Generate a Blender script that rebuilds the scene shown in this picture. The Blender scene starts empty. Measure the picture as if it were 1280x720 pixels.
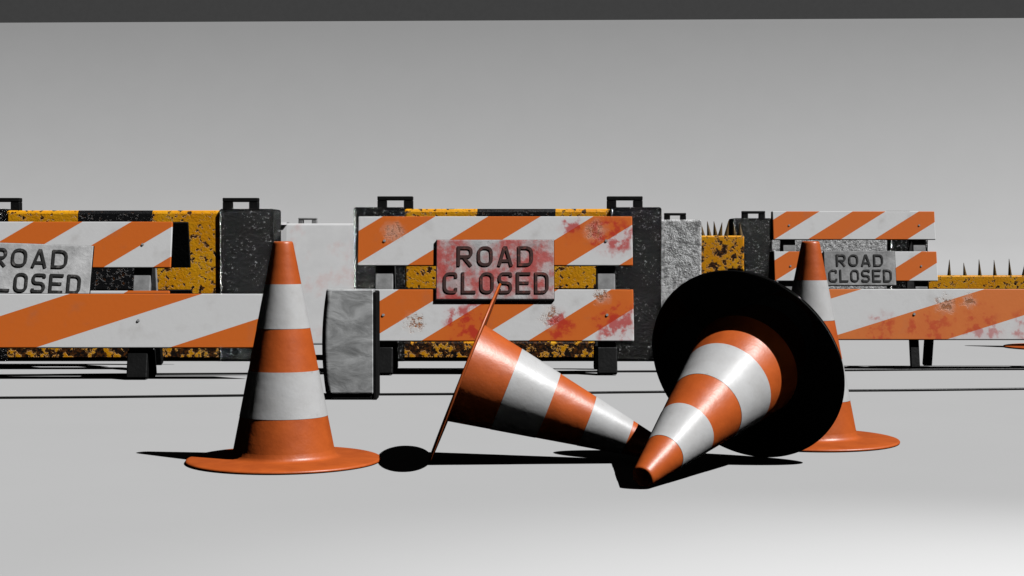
import bpy, bmesh, math, random
from mathutils import Vector, Matrix
random.seed(7)
C = bpy.context.scene.collection
R = math.radians
F = 2000.0; HZ = 302.0; CH = 0.75
def PX(px, Y): return (px - 640.0) / F * Y
def PZ(py, Y): return CH - (py - HZ) / F * Y
def GY(py): return CH * F / (py - HZ)

# ------------------------------------------------------------------ nodes
class M:
    def __init__(s, name, rough=0.5, spec=0.5, col=(0.5, 0.5, 0.5), metal=0.0):
        s.m = bpy.data.materials.new(name); s.m.use_nodes = True
        s.nt = s.m.node_tree; s.b = s.nt.nodes['Principled BSDF']
        s.b.inputs['Roughness'].default_value = rough
        s.b.inputs['Specular IOR Level'].default_value = spec
        s.b.inputs['Base Color'].default_value = (*col, 1)
        s.b.inputs['Metallic'].default_value = metal
        s.tc = s.nt.nodes.new('ShaderNodeTexCoord')
        s.obj = s.tc.outputs['Object']
    def link(s, a, b): s.nt.links.new(a, b)
    def put(s, sock, v):
        if hasattr(v, 'is_linked'): s.link(v, sock)
        elif isinstance(v, tuple) and len(v) == 3 and sock.type == 'RGBA': sock.default_value = (*v, 1)
        else: sock.default_value = v
    def math(s, op, a, b=0.0, c=0.0, clamp=False):
        n = s.nt.nodes.new('ShaderNodeMath'); n.operation = op; n.use_clamp = clamp
        s.put(n.inputs[0], a); s.put(n.inputs[1], b); s.put(n.inputs[2], c)
        return n.outputs[0]
    def vec(s, op, a, b=(0, 0, 0)):
        n = s.nt.nodes.new('ShaderNodeVectorMath'); n.operation = op
        s.put(n.inputs[0], a); s.put(n.inputs[1], b)
        return n.outputs['Value'] if op in ('LENGTH', 'DISTANCE', 'DOT_PRODUCT') else n.outputs['Vector']
    def noise(s, scale, detail=4.0, rough=0.55, vec=None, color=False, dist=0.0):
        n = s.nt.nodes.new('ShaderNodeTexNoise')
        s.put(n.inputs['Vector'], vec if vec is not None else s.obj)
        n.inputs['Scale'].default_value = scale; n.inputs['Detail'].default_value = detail
        n.inputs['Roughness'].default_value = rough; n.inputs['Distortion'].default_value = dist
        return n.outputs['Color'] if color else n.outputs['Fac']
    def ramp(s, v, a, b, lo=0.0, hi=1.0):
        n = s.nt.nodes.new('ShaderNodeMapRange'); n.interpolation_type = 'SMOOTHSTEP'
        s.put(n.inputs[0], v); n.inputs[1].default_value = a; n.inputs[2].default_value = b
        n.inputs[3].default_value = lo; n.inputs[4].default_value = hi
        return n.outputs[0]
    def mix(s, f, a, b, mode='MIX'):
        n = s.nt.nodes.new('ShaderNodeMix'); n.data_type = 'RGBA'; n.blend_type = mode
        s.put(n.inputs[0], f); s.put(n.inputs[6], a); s.put(n.inputs[7], b)
        return n.outputs[2]
    def xyz(s, v=None):
        n = s.nt.nodes.new('ShaderNodeSeparateXYZ'); s.link(v if v is not None else s.obj, n.inputs[0])
        return n.outputs
    def color(s, v): s.put(s.b.inputs['Base Color'], v)
    def rough(s, v): s.put(s.b.inputs['Roughness'], v)
    def bump(s, h, strength=0.3, dist=0.01):
        n = s.nt.nodes.new('ShaderNodeBump'); n.inputs['Strength'].default_value = strength
        n.inputs['Distance'].default_value = dist
        s.link(h, n.inputs['Height']); s.link(n.outputs[0], s.b.inputs['Normal'])
    def spots(s, pts, wob=0.05, wscale=14.0, soft=0.5):
        """mask of ragged spots at (x, z, r) in the object's own x/z plane"""
        nc = s.noise(wscale, 3, 0.6, color=True)
        off = s.vec('MULTIPLY', s.vec('SUBTRACT', nc, (0.5, 0.5, 0.5)), (wob * 3, 0, wob * 3))
        p = s.vec('MULTIPLY', s.vec('ADD', s.obj, off), (1, 0, 1))
        out = None
        for x, z, r in pts:
            d = s.ramp(s.vec('DISTANCE', p, (x, 0, z)), r * soft, r, 1.0, 0.0)
            out = d if out is None else s.math('MAXIMUM', out, d)
        return out

def plain(name, col, rough=0.5, spec=0.5, metal=0.0, var=0.25, bscale=40, bstr=0.15):
    m = M(name, rough, spec, col, metal)
    n = m.noise(9, 5, 0.6)
    dark = tuple(c * (1 - var) for c in col); light = tuple(min(1, c * (1 + var)) for c in col)
    m.color(m.mix(m.ramp(n, 0.3, 0.7), dark, light))
    m.bump(m.noise(bscale, 5, 0.6), bstr, 0.004)
    return m.m

ORANGE = (0.68, 0.150, 0.020); WHITE = (0.70, 0.70, 0.70)
def stripes(name, period, slope, phase, rust=(), red=(), dirt=0.25, duty=0.5, orange=ORANGE, redamt=0.85):
    m = M(name, 0.42, 0.4)
    x, y, z = m.xyz()
    u = m.math('FRACT', m.math('ADD', m.math('DIVIDE', m.math('SUBTRACT', x, m.math('MULTIPLY', z, slope)), period), phase + 40))
    k = m.math('GREATER_THAN', u, duty)                 # 0 = orange, 1 = white
    col = m.mix(k, orange, WHITE)
    dn = m.noise(7, 7, 0.62)
    col = m.mix(m.ramp(dn, 0.52, 0.85, 0, dirt * 1.3), col, (0.20, 0.16, 0.13))
    sc = m.noise(60, 4, 0.7)
    col = m.mix(m.ramp(sc, 0.66, 0.76, 0, 0.5 * dirt), col, (0.10, 0.08, 0.07))
    h = m.math('MULTIPLY', m.noise(30, 4, 0.6), 0.15)
    if rust:
        ring = m.spots(rust, 0.03, 24, 0.2)
        g = m.noise(50, 5, 0.72)
        col = m.mix(m.math('MULTIPLY', ring, 0.4), col, (0.60, 0.50, 0.42))
        rc = m.mix(m.ramp(g, 0.40, 0.60), (0.07, 0.03, 0.015), (0.40, 0.15, 0.06))
        f = m.math('MULTIPLY', ring, m.ramp(m.math('ADD', g, m.math('MULTIPLY', ring, 0.10)), 0.55, 0.65))
        col = m.mix(f, col, rc)
        h = m.math('ADD', h, m.math('MULTIPLY', f, -0.9))
    if red:
        sp = m.spots(red, 0.06, 9, 0.0)
        f = m.math('MULTIPLY', m.ramp(sp, 0.0, 0.5), m.ramp(m.math('ADD', m.noise(15, 5, 0.6), m.math('MULTIPLY', sp, 0.10)), 0.48, 0.66))
        f = m.math('MAXIMUM', f, m.math('MULTIPLY', sp, 0.25))
        col = m.mix(m.math('MULTIPLY', f, redamt), col, (0.50, 0.024, 0.016))
    m.color(col); m.bump(h, 0.5, 0.006)
    return m.m

def sign_mat(name, red=(), tone=0.40, grime=0.55):
    m = M(name, 0.38, 0.5)
    n1 = m.noise(6, 8, 0.62); n2 = m.noise(38, 5, 0.7)
    col = m.mix(m.ramp(n1, 0.32, 0.7), (tone * 0.72,) * 3, (tone * 1.18,) * 3)
    col = m.mix(m.ramp(n2, 0.58, 0.72, 0, grime), col, (0.12, 0.115, 0.11))
    if red:
        sp = m.spots(red, 0.07, 8, 0.0)
        f = m.math('MULTIPLY', m.ramp(sp, 0.0, 0.5), m.ramp(m.noise(8, 5, 0.62), 0.36, 0.60))
        f = m.math('MAXIMUM', f, m.math('MULTIPLY', sp, 0.3))
        col = m.mix(m.math('MULTIPLY', f, 0.88), col, (0.50, 0.050, 0.040))
    m.color(col); m.rough(m.ramp(n1, 0.3, 0.7, 0.22, 0.5))
    m.bump(m.math('ADD', n1, m.math('MULTIPLY', n2, 0.35)), 0.4, 0.014)
    return m.m

def rough_black(name, white=0.5, thr=0.57):
    m = M(name, 0.12, 1.0)
    n1 = m.noise(60, 6, 0.70); n2 = m.noise(8, 5, 0.6)
    f = m.math('MULTIPLY', m.ramp(n1, thr, thr + 0.04), m.ramp(n2, 0.44, 0.58))
    m.color(m.mix(f, (0.003, 0.003, 0.003), (white, white, white)))
    m.bump(m.math('ADD', m.math('MULTIPLY', m.noise(24, 3, 0.55), 0.5), n1), 1.0, 0.034)
    return m.m

def rough_grey(name, a=0.10, b=0.42):
    m = M(name, 0.6, 0.4)
    n1 = m.noise(26, 7, 0.7)
    m.color(m.mix(m.ramp(n1, 0.36, 0.6), (a,) * 3, (b,) * 3))
    m.bump(m.math('ADD', n1, m.noise(70, 4, 0.7)), 0.9, 0.02)
    return m.m

def hazard(name, period, slope, phase, all_yellow=False, wear=0.0):
    m = M(name, 0.40, 0.5)
    x, y, z = m.xyz()
    yel = m.mix(m.ramp(m.noise(5, 5, 0.6), 0.35, 0.7), (0.86, 0.34, 0.004), (0.94, 0.45, 0.010))
    col = yel
    if not all_yellow:
        u = m.math('FRACT', m.math('ADD', m.math('DIVIDE', m.math('SUBTRACT', x, m.math('MULTIPLY', z, slope)), period), phase + 40))
        col = m.mix(m.math('GREATER_THAN', u, 0.5), yel, (0.008, 0.008, 0.009))
    n = m.noise(34, 5, 0.60); big = m.noise(4, 4, 0.6); chip = m.noise(13, 7, 0.66)
    low = m.ramp(z, -0.5, -0.1, 0.10, 0.0)
    msk = m.ramp(m.math('ADD', m.math('ADD', n, m.math('MULTIPLY', big, 0.25)), low), 0.69, 0.73)
    msk = m.math('MAXIMUM', msk, m.ramp(m.math('ADD', chip, low), 0.655 - wear, 0.68 - wear))
    col = m.mix(msk, col, m.mix(m.ramp(m.noise(60, 4, 0.7), 0.45, 0.65), (0.010, 0.007, 0.006), (0.14, 0.045, 0.008)))
    m.color(col)
    m.bump(m.math('SUBTRACT', m.math('MULTIPLY', m.noise(60, 4, 0.7), 0.3), msk), 0.8, 0.012)
    return m.m

# ------------------------------------------------------------------ meshes
def finish(name, bm, mat, parent=None, loc=(0, 0, 0), rot=(0, 0, 0), smooth=False):
    me = bpy.data.meshes.new(name); bm.normal_update(); bm.to_mesh(me); bm.free()
    me.materials.append(mat)
    if smooth:
        for p in me.polygons: p.use_smooth = True
    o = bpy.data.objects.new(name, me); C.objects.link(o)
    o.parent = parent; o.location = loc; o.rotation_euler = rot
    return o
def add_box(bm, c, d, bev=0.0, seg=2):
    r = bmesh.ops.create_cube(bm, size=1.0); vs = r['verts']
    for v in vs: v.co = Vector((v.co.x * d[0] + c[0], v.co.y * d[1] + c[1], v.co.z * d[2] + c[2]))
    if bev:
        es = list({e for v in vs for e in v.link_edges})
        bmesh.ops.bevel(bm, geom=es, offset=bev, segments=seg, affect='EDGES', profile=0.5)
def box(name, d, mat, parent=None, loc=(0, 0, 0), rot=(0, 0, 0), bev=0.004):
    bm = bmesh.new(); add_box(bm, (0, 0, 0), d, bev)
    return finish(name, bm, mat, parent, loc, rot)
def lathe(name, prof, mat, parent=None, n=72, loc=(0, 0, 0), smooth=True):
    bm = bmesh.new(); rings = []
    for r, z in prof:
        rings.append([bm.verts.new((r * math.cos(2 * math.pi * i / n), r * math.sin(2 * math.pi * i / n), z)) for i in range(n)])
    for a, b in zip(rings, rings[1:]):
        for i in range(n):
            j = (i + 1) % n
            bm.faces.new((a[i], a[j], b[j], b[i]))
    return finish(name, bm, mat, parent, loc, (0, 0, 0), smooth)
def empty(name, loc, label, cat, group=None, rot=(0, 0, 0)):
    o = bpy.data.objects.new(name, None); C.objects.link(o)
    o.location = loc; o.rotation_euler = rot
    o['label'] = label; o['category'] = cat
    if group: o['group'] = group
    o.empty_display_size = 0.1
    return o
def tag(o, label, cat, group=None):
    o['label'] = label; o['category'] = cat
    if group: o['group'] = group
    return o

# ---- square highway lettering drawn as mitred strokes
def letter(ch, w, h, t):
    l, r, b, tp, m = t / 2, w - t / 2, t / 2, h - t / 2, h * 0.5
    q = 0.20 * h
    if ch == 'O': return [([(l, b, 1), (l, tp, 1), (r, tp, 1), (r, b, 1)], True, 0)]
    if ch == 'D': return [([(l, b, 0), (l, tp, 0), (r, tp, 1), (r, b, 1)], True, 0)]
    if ch == 'C': return [([(r, tp - q, 0), (r, tp, 1), (l, tp, 1), (l, b, 1), (r, b, 1), (r, b + q, 0)], False, 0)]
    if ch == 'L': return [([(l, h, 0), (l, b, 0), (w, b, 0)], False, 0)]
    if ch == 'E': return [([(w, tp, 0), (l, tp, 0), (l, b, 0), (w, b, 0)], False, 0), ([(l + t / 2, m, 0), (w * 0.88, m, 0)], False, 1)]
    if ch == 'S': return [([(r, tp - q * 0.7, 0), (r, tp, 1), (l, tp, 1), (l, m, 1), (r, m, 1), (r, b, 1), (l, b, 1), (l, b + q * 0.7, 0)], False, 0)]
    if ch == 'R': return [([(l, 0, 0), (l, tp, 0), (r, tp, 1), (r, m - t * 0.2, 1), (l + t / 2, m - t * 0.2, 0)], False, 0), ([(w * 0.45, m - t * 0.5, 0), (r, 0, 0)], False, 1)]
    if ch == 'A': return [([(l, 0, 0), (w / 2 - 0.05 * w, tp, 0), (w / 2 + 0.05 * w, tp, 0), (r, 0, 0)], False, 0), ([(w * 0.22, h * 0.27, 0), (w * 0.78, h * 0.27, 0)], False, 1)]
def roundpts(pts, closed, rad):
    n = len(pts); out = []
    for i, (x, y, f) in enumerate(pts):
        p = Vector((x, y))
        if not f or (not closed and i in (0, n - 1)): out.append(p); continue
        a = Vector(pts[i - 1][:2]); c = Vector(pts[(i + 1) % n][:2])
        da = (a - p); dc = (c - p); rr = min(rad, da.length * 0.49, dc.length * 0.49)
        s = p + da.normalized() * rr; e = p + dc.normalized() * rr
        for k in range(7):
            u = k / 6; out.append(s * (1 - u) ** 2 + p * 2 * u * (1 - u) + e * u ** 2)
    return out
def stroke(bm, pts, closed, t, x0, z0, d0, d1):
    n = len(pts); L = []; Rr = []
    for i in range(n):
        p = pts[i]
        if closed or 0 < i < n - 1:
            u = (p - pts[i - 1]).normalized(); v = (pts[(i + 1) % n] - p).normalized()
        elif i == 0: u = v = (pts[1] - p).normalized()
        else: u = v = (p - pts[i - 1]).normalized()
        nn = Vector((-(u.y + v.y), u.x + v.x))
        if nn.length < 1e-6: nn = Vector((-u.y, u.x))
        nn.normalize(); cs = max(0.35, nn.dot(Vector((-u.y, u.x))))
        L.append(p + nn * t / 2 / cs); Rr.append(p - nn * t / 2 / cs)
    V = [[bm.verts.new((x0 + q.x, dd, z0 + q.y)) for q in S] for S in (L, Rr) for dd in (d1, d0)]
    for i in range(n if closed else n - 1):
        j = (i + 1) % n
        bm.faces.new((V[0][i], V[0][j], V[2][j], V[2][i]))
        bm.faces.new((V[0][i], V[0][j], V[1][j], V[1][i]))
        bm.faces.new((V[2][i], V[2][j], V[3][j], V[3][i]))
    if not closed:
        for i in (0, n - 1): bm.faces.new((V[0][i], V[2][i], V[3][i], V[1][i]))
def text_mesh(name, rows, mat, parent, loc, rot):
    bm = bmesh.new()
    for txt, cx, cz, w, h in rows:
        n = len(txt); gap = 0.30
        lw = w / (n + gap * (n - 1)); t = min(h * 0.145, lw * 0.20)
        for i, ch in enumerate(txt):
            x0 = cx - w / 2 + i * lw * (1 + gap)
            for pts, closed, lay in letter(ch, lw, h, t):
                stroke(bm, roundpts(pts, closed, lw * 0.42), closed, t, x0, cz - h / 2, 0.0, -0.005 + lay * 0.0008)
    bmesh.ops.recalc_face_normals(bm, faces=bm.faces)
    return finish(name, bm, mat, parent, loc, rot)

# ------------------------------------------------------------------ materials
def cone_orange():
    m = M('cone orange plastic', 0.42, 0.6)
    n = m.noise(11, 5, 0.6)
    c = m.mix(m.ramp(n, 0.3, 0.72), (0.42, 0.078, 0.012), (0.52, 0.102, 0.016))
    s = m.ramp(m.noise(55, 5, 0.7), 0.64, 0.74, 0, 0.25)
    m.color(m.mix(s, c, (0.22, 0.05, 0.02)))
    m.bump(m.math('ADD', m.noise(16, 3, 0.5), m.math('MULTIPLY', m.noise(90, 3, 0.6), 0.2)), 0.2, 0.010)
    return m.m
def cone_white():
    m = M('cone reflective white', 0.42, 0.5)
    n = m.noise(10, 6, 0.62)
    c = m.mix(m.ramp(n, 0.35, 0.75), (0.48, 0.48, 0.48), (0.42, 0.415, 0.41))
    m.color(m.mix(m.ramp(m.noise(40, 6, 0.7), 0.62, 0.74, 0, 0.3), c, (0.24, 0.22, 0.20)))
    m.bump(m.math('ADD', m.noise(16, 3, 0.5), m.math('MULTIPLY', m.noise(90, 3, 0.6), 0.15)), 0.16, 0.010)
    return m.m
CO = cone_orange(); CW = cone_white()
CB = M('glossy disc painted shade black', 0.03, 0.5)  # black colour stands in for shade on an unlit orange disc
CB.b.inputs['IOR'].default_value = 3.0
CB.color(CB.mix(CB.ramp(CB.noise(8, 5, 0.6), 0.3, 0.7), (0.005,) * 3, (0.008,) * 3))
STEEL = plain('grey painted steel', (0.30, 0.30, 0.30), 0.4, 0.5, 0, 0.3)
BLACK = plain('black rubber and painted shade', (0.008, 0.008, 0.008), 0.45, 0.4, 0, 0.3, 60, 0.4)  # rubber parts, also painted shade on rear boards and ground lines
SPIKE = plain('rusty spike', (0.10, 0.055, 0.012), 0.5, 0.4, 0, 0.5, 60, 0.5)
def ink(name, base, worn):
    k = M(name, 0.45, 0.4)
    k.color(k.mix(k.ramp(k.noise(22, 6, 0.7), 0.53, 0.67, 0, 0.75), base, worn))
    return k.m
INK = ink('worn dark sign lettering', (0.036, 0.036, 0.036), (0.20, 0.19, 0.185)); INKR = ink('reddish worn sign lettering', (0.060, 0.030, 0.027), (0.28, 0.075, 0.06))
POST = rough_black('chipped black paint', 0.5, 0.59)
CONC = rough_grey('rough grey concrete', 0.25, 0.85)

# ------------------------------------------------------------------ setting
gm = M('pale grey floor', 0.62, 0.25)
gn = gm.noise(1.3, 6, 0.55)
gm.color(gm.mix(gm.ramp(gn, 0.3, 0.7), (0.417,) * 3, (0.423,) * 3))
gm.bump(gm.noise(120, 3, 0.6), 0.04, 0.002)
YAW = R(-1.9)
Y0 = 36.0
bm = bmesh.new()
xs = [-60 + 120 * i / 24 for i in range(25)]
ys = [-12, 0, 6, 12, 18, 24, 30, Y0]
grid = [[bm.verts.new((x, y, 0)) for x in xs] for y in ys]
for a, b in zip(grid, grid[1:]):
    for i in range(len(xs) - 1): bm.faces.new((a[i], a[i + 1], b[i + 1], b[i]))
g = finish('ground', bm, gm.m, None, (0, 0, 0), (0, 0, YAW), True)
g['kind'] = 'structure'; g['label'] = 'smooth pale grey ground running back to the sweep'
BET = [(0, 0), (0.05, 14), (0.25, 32), (0.75, 48), (2.0, 57), (3.9, 66), (6.2, 76)]
def beta(z):
    for (a, b), (c, d) in zip(BET, BET[1:]):
        if z <= c: return b + (d - b) * (z - a) / (c - a)
    return 76
prof = [(Y0, 0.0)]; ZTOP = 6.29
prof.append((Y0 + 0.3, 0.006)); y, z = prof[-1]
while z < ZTOP:
    dz = min(0.06, 0.01 + z * 0.06)
    y += dz / math.tan(R(max(3, beta(z + dz / 2)))); z += dz
    prof.append((y, z))
YT = prof[-1][0]; print('sweep top y', YT, 'z', z)
bm = bmesh.new()
grid = [[bm.verts.new((x, a, b)) for x in xs] for a, b in prof]
for a, b in zip(grid, grid[1:]):
    for i in range(len(xs) - 1): bm.faces.new((a[i], a[i + 1], b[i + 1], b[i]))
bd = finish('backdrop', bm, gm.m, None, (0, 0, 0), (0, 0, YAW), True)
bd['kind'] = 'structure'; bd['label'] = 'pale grey backdrop curving up behind the barriers'
dk = plain('dark grey background tone', (0.125,) * 3, 0.8, 0.2, 0, 0.03)
w = box('added_background_sheet', (140, 0.3, 16), dk, None, (0, YT + 6, 8), (0, 0, YAW), 0)  # added sheet standing in for the dark empty background
w['kind'] = 'structure'; w['label'] = 'dark grey sheet added as empty background above the top edge of the backdrop'

# ------------------------------------------------------------------ cones
RB, HC = 0.332, 0.75
RBOT = 0.176
def rbody(z): return 0.0330 + (0.75 - z) * (RBOT - 0.0330) / 0.73
def make_cone(label, group, loc, mtx=None, scale=1.0, bmat=None, thin=False):
    t = empty('traffic_cone', loc, label, 'traffic cone', group)
    if bmat or thin: base = [(0.15, 0.003), (RB - 0.004, 0.0), (RB, 0.002), (RB, 0.006), (RB - 0.0015, 0.0080), (RB - 0.004, 0.0085), (RB - 0.008, 0.0086), (0.25, 0.0082), (0.15, 0.0080)]   # thin flat disc, crisp join
    else: base = [(0.15, 0.002), (RB - 0.006, 0.0), (RB - 0.001, 0.002), (RB, 0.006), (RB - 0.003, 0.010), (RB - 0.010, 0.012), (0.26, 0.0145), (0.20, 0.0170), (0.187, 0.019), (0.180, 0.023), (0.1755, 0.031), (0.172, 0.044)]
    bo = lathe('base', base, bmat or CO, t, 128)
    if bmat: bo['label'] = 'glossy base disc, painted black for its unlit shade'
    z0 = 0.004 if (bmat or thin) else 0.03
    body = [(rbody(z0), z0)]
    for i in range(1, 24):
        zz = z0 + (0.742 - z0) * i / 23; body.append((rbody(zz), zz))
    body += [(0.0325, 0.748), (0.029, 0.751), (0.025, 0.748), (0.024, 0.70), (0.030, 0.62), (0.12, 0.15), (0.15, 0.006)]
    lathe('body', body, CO, t, 72)
    for za, zb in ((0.4565, 0.606), (0.1575, 0.3125)):
        p = [(rbody(za + (zb - za) * i / 8) + 0.0009, za + (zb - za) * i / 8) for i in range(9)]
        lathe('reflective_band', p, CW, t, 72)
    if mtx is not None: t.matrix_world = Matrix.Translation(loc) @ mtx
    if scale != 1.0: t.scale = (scale,) * 3
    return t
GC = 'orange and white traffic cones'
Y = 5.45
make_cone('orange and white cone standing upright, closest to the left barricade and fully visible', GC, (PX(354, Y), Y, 0))
make_cone('upright orange cone half hidden behind the fallen cone with the broad shade-black disc', GC, (PX(1013, 6.0), 6.0, 0))
make_cone('distant orange cone cut off by the right edge, only its base showing', GC, (PX(1316, 11.3), 11.3, 0))
ALPH = math.atan2(RB - 0.034, 0.75)
def fallen(label, contact, tipdir, roll, sc=1.0, bmat=None):
    d = Vector((tipdir[0], tipdir[1], 0)).normalized()
    ax = d * math.cos(ALPH) - Vector((0, 0, 1)) * math.sin(ALPH)      # points to the tip
    up = Vector((0, 0, 1)) * math.cos(ALPH) + d * math.sin(ALPH)      # from contact to the disc centre
    xx = up.cross(ax).normalized(); yy = ax.cross(xx)
    m = Matrix((xx, yy, ax)).transposed().to_4x4() @ Matrix.Rotation(roll, 4, 'Z')
    loc = Vector((contact[0], contact[1], 0)) + up * (RB + 0.002) * sc
    return make_cone(label, GC, loc, m, sc, bmat, True)
Y = 5.44
fallen('fallen orange cone lying on its side with its thin base disc seen edge on', (PX(535, Y), Y), (1.0, -0.02), 0.7, 0.985)
Yd, Yt = 5.56, 4.86
fallen('fallen orange cone pointing its tip toward the viewer, its round base painted shade-black facing front', (PX(953, Yd), Yd), (PX(810, Yt) - PX(953, Yd), Yt - Yd), 1.9, 1.06, CB.m)

# ------------------------------------------------------------------ barricades
TA = math.tan(R(13)); AL = R(13)
def barricade(name, label, cat, group, cx, cy, wid, zt, boards, inset, legw=0.10, sign=None, rz=0.0, foot_h=0.15, rear_dx=0.0, roll=0.0, rear_ext=0.0):
    t = empty(name, (cx, cy, 0), label, cat, group, (0, 0, rz))
    th = 0.022
    for side in (-1, 1):                                    # -1 = front
        for k, (z0, z1, bname, mat) in enumerate(boards):
            zc = (z0 + z1) / 2
            yy = side * ((zt - zc) * TA + 0.030)
            o = box(bname if side == -1 else 'rear_board', (wid + (rear_ext if side == 1 else 0), th, (z1 - z0) / math.cos(AL)), mat, t, (0, yy, zc), (side * AL, 0, 0), 0.004)
            if side == 1:                                   # inner face and edges coloured black for the shade between boards
                o.data.materials.append(BLACK)
                for pl in o.data.polygons:
                    if pl.normal.y < 0.9: pl.material_index = 1
            if side == -1:
                for sx in (-1, 1):
                    bm = bmesh.new()
                    bmesh.ops.create_cone(bm, cap_ends=True, segments=10, radius1=0.009, radius2=0.007, depth=0.006, matrix=Matrix.Rotation(R(90), 4, 'X'))
                    finish('bolt', bm, STEEL, o, (sx * (wid / 2 - inset), -th / 2 - 0.002, 0), (0, 0, 0))
        for sx in (-1, 1):
            L = (zt - 0.02) / math.cos(AL)
            zc = (zt - 0.02) / 2 + 0.01
            yy = side * ((zt - zc) * TA - 0.002)
            lg = box('leg', (legw, 0.034, L), STEEL if foot_h else BLACK, t, (sx * (wid / 2 - inset) + (rear_dx if side == 1 else 0), yy, zc), (side * AL, 0, 0), 0.004)
            if foot_h: box('foot', (legw + 0.012, 0.050, foot_h), BLACK, lg, (0, 0, -L / 2 + foot_h / 2 - 0.004), (0, 0, 0), 0.006)
    if sign:
        sx, zc, sw, sh, smat, rows, inkm = sign
        yy = -((zt - zc) * TA + 0.030 + th / 2 + 0.009)
        bm = bmesh.new(); add_box(bm, (0, 0, 0), (sw, 0.010, sh), 0.004)
        s = finish('sign_panel', bm, smat, t, (sx, yy, zc), (0, 0, 0))
        s.rotation_euler = (Matrix.Rotation(-AL, 3, 'X') @ Matrix.Rotation(roll, 3, 'Y')).to_euler()
        bm = bmesh.new()
        for c, d in (((0, 0, sh / 2 - .002), (sw + .003, .012, .004)), ((0, 0, -sh / 2 - .001), (sw + .004, .013, .007)), ((-sw / 2, 0, 0), (.004, .0125, sh - 0.006)), ((sw / 2, 0, 0), (.004, .0125, sh - 0.006))):
            add_box(bm, c, d)
        finish('sign_edge', bm, BLACK, s, (0, 0.0025, 0))
        text_mesh('lettering', rows, inkm, s, (0, -0.0048, 0), (0, 0, 0))
    return t
GB = 'striped road closed barricades'
bU = stripes('board stripes, middle upper', 0.60, 1.6, 0.45, [(-0.58, 0.05, 0.085), (0.57, 0.06, 0.085)], [(0.66, 0.03, 0.18), (0.45, 0.08, 0.10)], 0.2)
bL = stripes('board stripes, middle lower', 0.60, 1.6, 0.30, [(-0.45, -0.04, 0.085), (0.32, -0.01, 0.085), (0.60, 0.11, 0.07)], [(-0.15, -0.05, 0.18), (0.68, -0.05, 0.18), (0.36, -0.06, 0.12)], 0.2)
Yb = 9.05
sB = sign_mat('worn sign metal, red stained', [(0.15, 0.12, 0.24), (0.28, 0.06, 0.24), (-0.22, -0.1, 0.24), (0.02, -0.04, 0.2), (0.25, -0.12, 0.18), (-0.26, 0.10, 0.2)], 0.54)
barricade('barricade', 'striped barricade in the middle with a red stained road closed sign', 'barricade', GB, PX(619, Yb), Yb + 0.12, 1.56, 0.90,
          [(0.612, 0.892, 'upper_board', bU), (0.19, 0.478, 'lower_board', bL)], 0.15,
          sign=(0.0, 0.592, 0.665, 0.345, sB, [('ROAD', 0.0, 0.076, 0.43, 0.115), ('CLOSED', 0.005, -0.078, 0.595, 0.122)], INKR))
aU = stripes('board stripes, left upper', 0.58, 1.6, 0.42, [], [], 0.2)
Ya = 9.40
sA = sign_mat('worn sign metal, clean', [], 0.58, 0.3)
barricade('barricade', 'striped barricade at the left edge, its clean road closed sign cut by the picture edge', 'barricade', GB, PX(42, Ya), Ya + 0.12, 1.60, 0.87,
          [(0.595, 0.866, 'upper_board', aU), (0.19, 0.46, 'lower_board', aU)], 0.17,
          sign=(0.000, 0.583, 0.68, 0.315, sA, [('ROAD', -0.03, 0.07, 0.45, 0.11), ('CLOSED', -0.015, -0.078, 0.60, 0.115)], INK), roll=R(2.0), rear_ext=0.16)
cU = stripes('board stripes, right far', 0.54, 1.6, 0.36, [], [], 0.22)
Yc = 13.0
sC = sign_mat('worn sign metal, far', [], 0.34)
barricade('barricade', 'smaller far striped barricade on the right with a clean road closed sign', 'barricade', GB, PX(1069, Yc), Yc + 0.12, 1.32, 1.0,
          [(0.765, 0.995, 'upper_board', cU), (0.43, 0.668, 'lower_board', cU)], 0.13,
          sign=(0.03, 0.535, 0.575, 0.285, sC, [('ROAD', 0.0, 0.064, 0.38, 0.098), ('CLOSED', 0.0, -0.064, 0.51, 0.102)], INK))
GL = 'low single board barricades'
eM = stripes('board stripes, left low', 1.45, 3.0, 0.02, [], [], 0.18)
Ye = 8.7
barricade('low_barricade', 'low barricade on the left with one broad clean orange and white board', 'barricade', GL, PX(333, Ye) - 1.5, Ye + 0.08, 3.0, 0.47,
          [(0.172, 0.463, 'board', eM)], 0.70, legw=0.10)
dM = stripes('board stripes, right low', 1.45, 3.2, 0.38, [(-0.30, 0.06, 0.085), (-0.16, 0.08, 0.06)], [(-0.7, -0.09, 0.14), (-0.4, -0.11, 0.20), (-0.1, -0.10, 0.20), (0.2, -0.09, 0.18)], 0.2, orange=(0.70, 0.19, 0.045), redamt=0.6)
Yd2 = 9.4
barricade('low_barricade', 'low barricade on the right with one rusty red stained board', 'barricade', GL, PX(1035, Yd2) + 1.0, Yd2 + 0.08, 2.0, 0.475,
          [(0.173, 0.468, 'board', dM)], 0.51, legw=0.052, foot_h=0, rear_dx=0.125)

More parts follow.
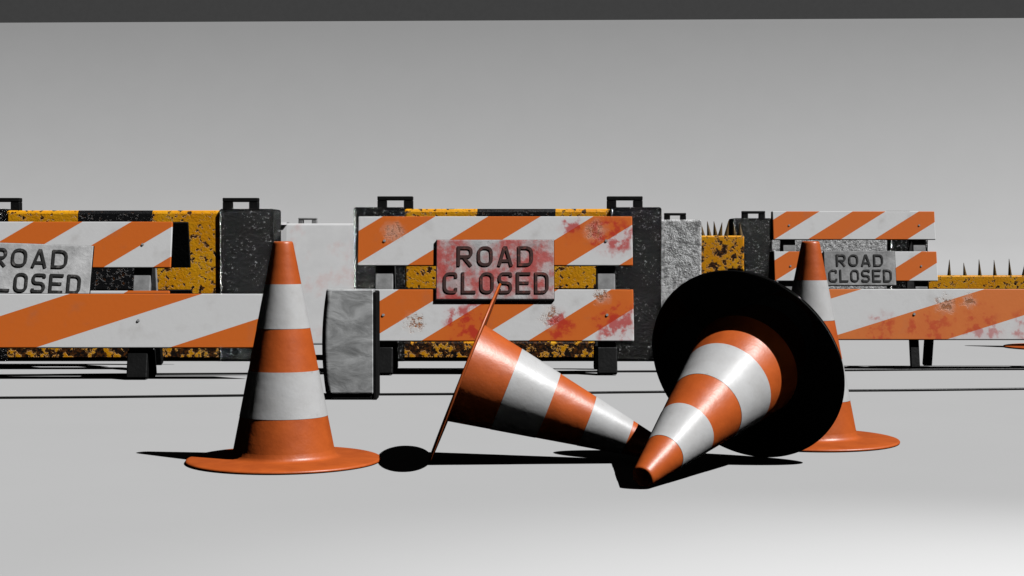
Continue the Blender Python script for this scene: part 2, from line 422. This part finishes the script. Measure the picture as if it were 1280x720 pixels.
# ------------------------------------------------------------------ heavy barriers behind
def hook(parent, x, z, mat, s=1.0):
    bm = bmesh.new()
    W, H, B, T = 0.225 * s, 0.072 * s, 0.058 * s, 0.026 * s
    add_box(bm, (-W / 2 + B / 2, 0, (H - T) / 2 - .01), (B, 0.06, H - T + .02), 0.004)
    add_box(bm, (W / 2 - B / 2, 0, (H - T) / 2 - .01), (B, 0.06, H - T + .02), 0.004)
    add_box(bm, (0, 0, H - T / 2), (W, 0.064, T), 0.004)
    return finish('lifting_hook', bm, mat, parent, (x, 0, z), (0, 0, 0))
def barrier(name, label, group, x0, x1, Yf, top, pmat, qmat, postw=0.32, hooks=(0.08, -0.08), depth=0.34, hs=1.0, hookmat=None, plinth=None, slope=0.0, pd=0.90):
    cx = (x0 + x1) / 2
    t = empty(name, (cx, Yf + depth / 2, 0), label, 'barrier', group)
    half = (x1 - x0) / 2
    pn = box('panel', (2 * half - 2 * postw + 0.02, depth * pd, top - 0.13), pmat, t, (0, 0, 0.12 + (top - 0.13) / 2), (0, 0, 0), 0.02)
    box('plinth', (2 * half - 2 * postw + 0.03, depth * 0.95, 0.11), plinth or pmat, t, (0, 0, 0.07), (0, 0, 0), 0.012)
    if slope:
        for v in pn.data.vertices:
            if v.co.y < 0: v.co.y += slope * 0.62 * (v.co.z / top + 0.5)
    for sx, hk in ((-1, hooks[0]), (1, hooks[1])):
        p = box('end_post', (postw, depth, top), qmat, t, (sx * (half - postw / 2), 0, top / 2), (0, 0, 0), 0.014)
        hk_o = hook(p, hk, top / 2, hookmat or BLACK, hs)
        if slope:
            hk_o.location.y = depth * 0.3
            for v in p.data.vertices:
                if v.co.y < 0: v.co.y += slope * (v.co.z / top + 0.5)
    return t
GH = 'yellow and black barriers behind the barricades'
PL = hazard('rusty plinth', 0.9, 1, 0.0, True, 0.20)
hz1 = hazard('hazard paint, left', 0.93, 0.04, -0.247, wear=0.02)
barrier('hazard_barrier', 'rusty yellow and black barrier behind the left barricades with a chipped black end post', GH, -3.50, PX(342, 10.0), 10.0, 0.955, hz1, POST, 0.34, (0.1, -0.06), plinth=PL)
hz2 = hazard('hazard paint, middle', 0.98, 0.04, -0.29, wear=0.02)
barrier('hazard_barrier', 'rusty yellow and black barrier between two black posts behind the middle barricade', GH, PX(442, 10.0), PX(827, 10.0), 10.0, 0.965, hz2, POST, 0.32, (0.09, -0.06), plinth=PL)
barrier('concrete_barrier', 'rough pale concrete barrier just right of the middle black post', 'grey concrete barriers', 0.55, PX(877, 12.4), 12.4, 0.92, CONC, CONC, 0.34, (0.0, -0.02), hs=0.75)
barrier('concrete_barrier', 'grey concrete barrier with black posts behind the far right barricade', 'grey concrete barriers', PX(917, 14.0), PX(1160, 14.0), 14.0, 0.955, CONC, POST, 0.33, (0.03, -0.06), hs=0.9)
wmm = M('white moulded plastic', 0.4, 0.4)
wc = wmm.mix(wmm.ramp(wmm.noise(5, 5, 0.6), 0.3, 0.7), (0.58,) * 3, (0.64,) * 3)
wmm.color(wmm.mix(wmm.math('MULTIPLY', wmm.ramp(wmm.noise(4.5, 5, 0.6), 0.50, 0.70), 0.4), wc, (0.55, 0.28, 0.25)))
wmm.bump(wmm.noise(20, 4, 0.6), 0.05, 0.004)
wm = wmm.m
barrier('plastic_barrier', 'smooth pale barrier with faint pinkish stains behind the upright left cone', None, -2.3, PX(447, 11.6), 11.6, 0.885, wm, wm, 0.62, (0.0, -0.10), hs=0.6, hookmat=STEEL, depth=0.5, slope=0.30, pd=0.62)

def spiked(label, x0, x1, Yf, top, sp, n, wear):
    cx = (x0 + x1) / 2; L = x1 - x0
    t = empty('spiked_barrier', (cx, Yf + 0.1, 0), label, 'barrier', 'yellow spiked barriers')
    box('body', (L, 0.2, top), hazard('yellow spiked body', 1, 0, 0, True, wear), t, (0, 0, top / 2), (0, 0, 0), 0.012)
    for i in range(n):
        bm = bmesh.new()
        hh = sp * random.uniform(0.8, 1.15)
        bmesh.ops.create_cone(bm, cap_ends=True, segments=8, radius1=0.020, radius2=0.002, depth=hh)
        finish('spike', bm, SPIKE, t, (-L / 2 + L * (i + 0.5) / n, -0.05, top + hh / 2 - 0.004), (R(random.uniform(-6, 6)), R(random.uniform(-9, 9)), 0))
    return t
spiked('yellow spiked barrier glimpsed between the pale concrete barrier and the black post', 1.45, 1.93, 13.3, 0.80, 0.13, 9, 0.12)
spiked('low yellow barrier topped with dark rusty spikes at the far right edge', PX(1160, 16.0), PX(1330, 16.0), 16.0, 0.41, 0.16, 9, 0.02)

# ------------------------------------------------------------------ grey block with a bowed left side
sl = M('mottled grey slab', 0.42, 0.5)
n1 = sl.noise(6, 8, 0.6, sl.vec('MULTIPLY', sl.obj, (1, 1, 2.0)), dist=0.6)
n2 = sl.noise(22, 5, 0.65)
sl.color(sl.mix(sl.ramp(sl.math('ADD', n1, sl.math('MULTIPLY', n2, 0.12)), 0.38, 0.78), (0.30, 0.305, 0.305), (0.74, 0.75, 0.75)))
sl.bump(n1, 0.22, 0.015)
Yg = 7.55
t = empty('concrete_block', (PX(436, Yg), Yg + 0.12, 0), 'mottled grey block with a rounded left side between the upright cone and the middle barricade', 'block')
hb = PZ(362, Yg)
bm = bmesh.new()
W2 = 0.122; D0 = -0.11; D1 = 0.02; rr = 0.03
plan = [(W2 - 0.003, D0), (W2, D0 + 0.003), (W2, D1), (-W2, D1)]
for k in range(11):
    a = math.pi + (math.pi / 2) * k / 10
    plan.append((-W2 + rr + rr * math.cos(a), D0 + rr + rr * math.sin(a)))
levels = [(0.030, 0.985), (0.036, 1.0)] + [(0.036 + (hb - 0.042) * k / 10, 1.0) for k in range(1, 11)] + [(hb, 0.975)]
def bow(x, zz): return x + (0.022 * ((zz / hb - 0.5) * 2) ** 2 if x < 0 else 0.0)
rings = [[bm.verts.new((bow(x * s, zz) - 0.010, y * s, zz)) for x, y in plan] for zz, s in levels]
for a, b in zip(rings, rings[1:]):
    for i in range(len(plan)):
        j = (i + 1) % len(plan); bm.faces.new((a[i], b[i], b[j], a[j]))
bm.faces.new(rings[-1]); bm.faces.new(rings[0])
bmesh.ops.recalc_face_normals(bm, faces=bm.faces)
slab = finish('slab', bm, sl.m, t)
for pl in slab.data.polygons:
    if abs(pl.normal.z) < 0.3 and pl.normal.y < -0.05 and pl.normal.x < -0.05: pl.use_smooth = True
box('backing', (0.20, 0.10, hb - 0.01), BLACK, t, (0.026, 0.074, (hb - 0.01) / 2), (0, 0, 0), 0.008)
box('side_plate', (0.016, 0.125, hb - 0.012), BLACK, t, (0.1215, -0.045, (hb - 0.012) / 2), (0, 0, 0), 0.003)
box('foot', (0.200, 0.12, 0.028), BLACK, t, (0.010, -0.043, 0.014), (0, 0, 0), 0.006)

# ------------------------------------------------------------------ black tubes standing in for shadow lines on the ground
def shadow_line(label, a, b, r):
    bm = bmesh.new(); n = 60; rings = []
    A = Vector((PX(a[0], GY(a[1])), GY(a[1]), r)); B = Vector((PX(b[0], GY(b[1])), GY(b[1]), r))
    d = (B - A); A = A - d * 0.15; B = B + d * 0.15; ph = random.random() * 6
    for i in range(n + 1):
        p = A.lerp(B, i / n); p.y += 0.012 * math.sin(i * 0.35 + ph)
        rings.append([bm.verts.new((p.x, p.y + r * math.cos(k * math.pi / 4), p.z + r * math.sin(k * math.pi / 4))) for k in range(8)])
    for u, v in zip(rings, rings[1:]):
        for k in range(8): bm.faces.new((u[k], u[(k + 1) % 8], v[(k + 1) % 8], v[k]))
    return tag(finish('shadow_line', bm, BLACK, None, (0, 0, 0), (0, 0, 0), True), label, 'shadow_line', 'thin black lines along the ground')
shadow_line('thin black tube drawn as a shadow line across the ground in front of all the barricades', (0, 499), (1280, 488), 0.006)
shadow_line('thin black tube drawn as a shadow line across the ground beneath the barricades', (0, 470.5), (1280, 463), 0.006)

# ------------------------------------------------------------------ light, world, camera
Ld = Vector((0.56, -0.235, 0.80)).normalized()
s = bpy.data.lights.new('sun', 'SUN'); s.energy = 5.2; s.angle = R(0.3); s.color = (1, 1, 1)
so = bpy.data.objects.new('sun', s); C.objects.link(so); so.location = Ld * 20
so.rotation_euler = (-Ld).to_track_quat('-Z', 'Y').to_euler()
s.cycles.max_bounces = 0
p = bpy.data.lights.new('added_spot', 'SPOT'); p.energy = 5200; p.spot_size = R(27); p.spot_blend = 1.0; p.shadow_soft_size = 0.05  # added lamp, brightens the ground at lower right
po = bpy.data.objects.new('added_spot', p); C.objects.link(po); po.location = Vector((1.72, 2.40, 0)) + Ld * 9
po.rotation_euler = (-Ld).to_track_quat('-Z', 'Y').to_euler()
p.cycles.max_bounces = 1
W = bpy.data.worlds.new('World'); bpy.context.scene.world = W; W.use_nodes = True
bg = W.node_tree.nodes['Background']; bg.inputs[0].default_value = (1, 1, 1, 1); bg.inputs[1].default_value = 0.003
cam = bpy.data.cameras.new('camera'); co = bpy.data.objects.new('camera', cam); C.objects.link(co)
cam.sensor_width = 32; cam.lens = 50; cam.clip_end = 500; cam.clip_start = 0.05
co.location = (0, 0, CH); co.rotation_euler = (R(90) - math.atan(58 / F), 0, 0)
sc = bpy.context.scene; sc.camera = co
sc.view_settings.view_transform = 'Standard'; sc.view_settings.look = 'None'; sc.view_settings.exposure = 0
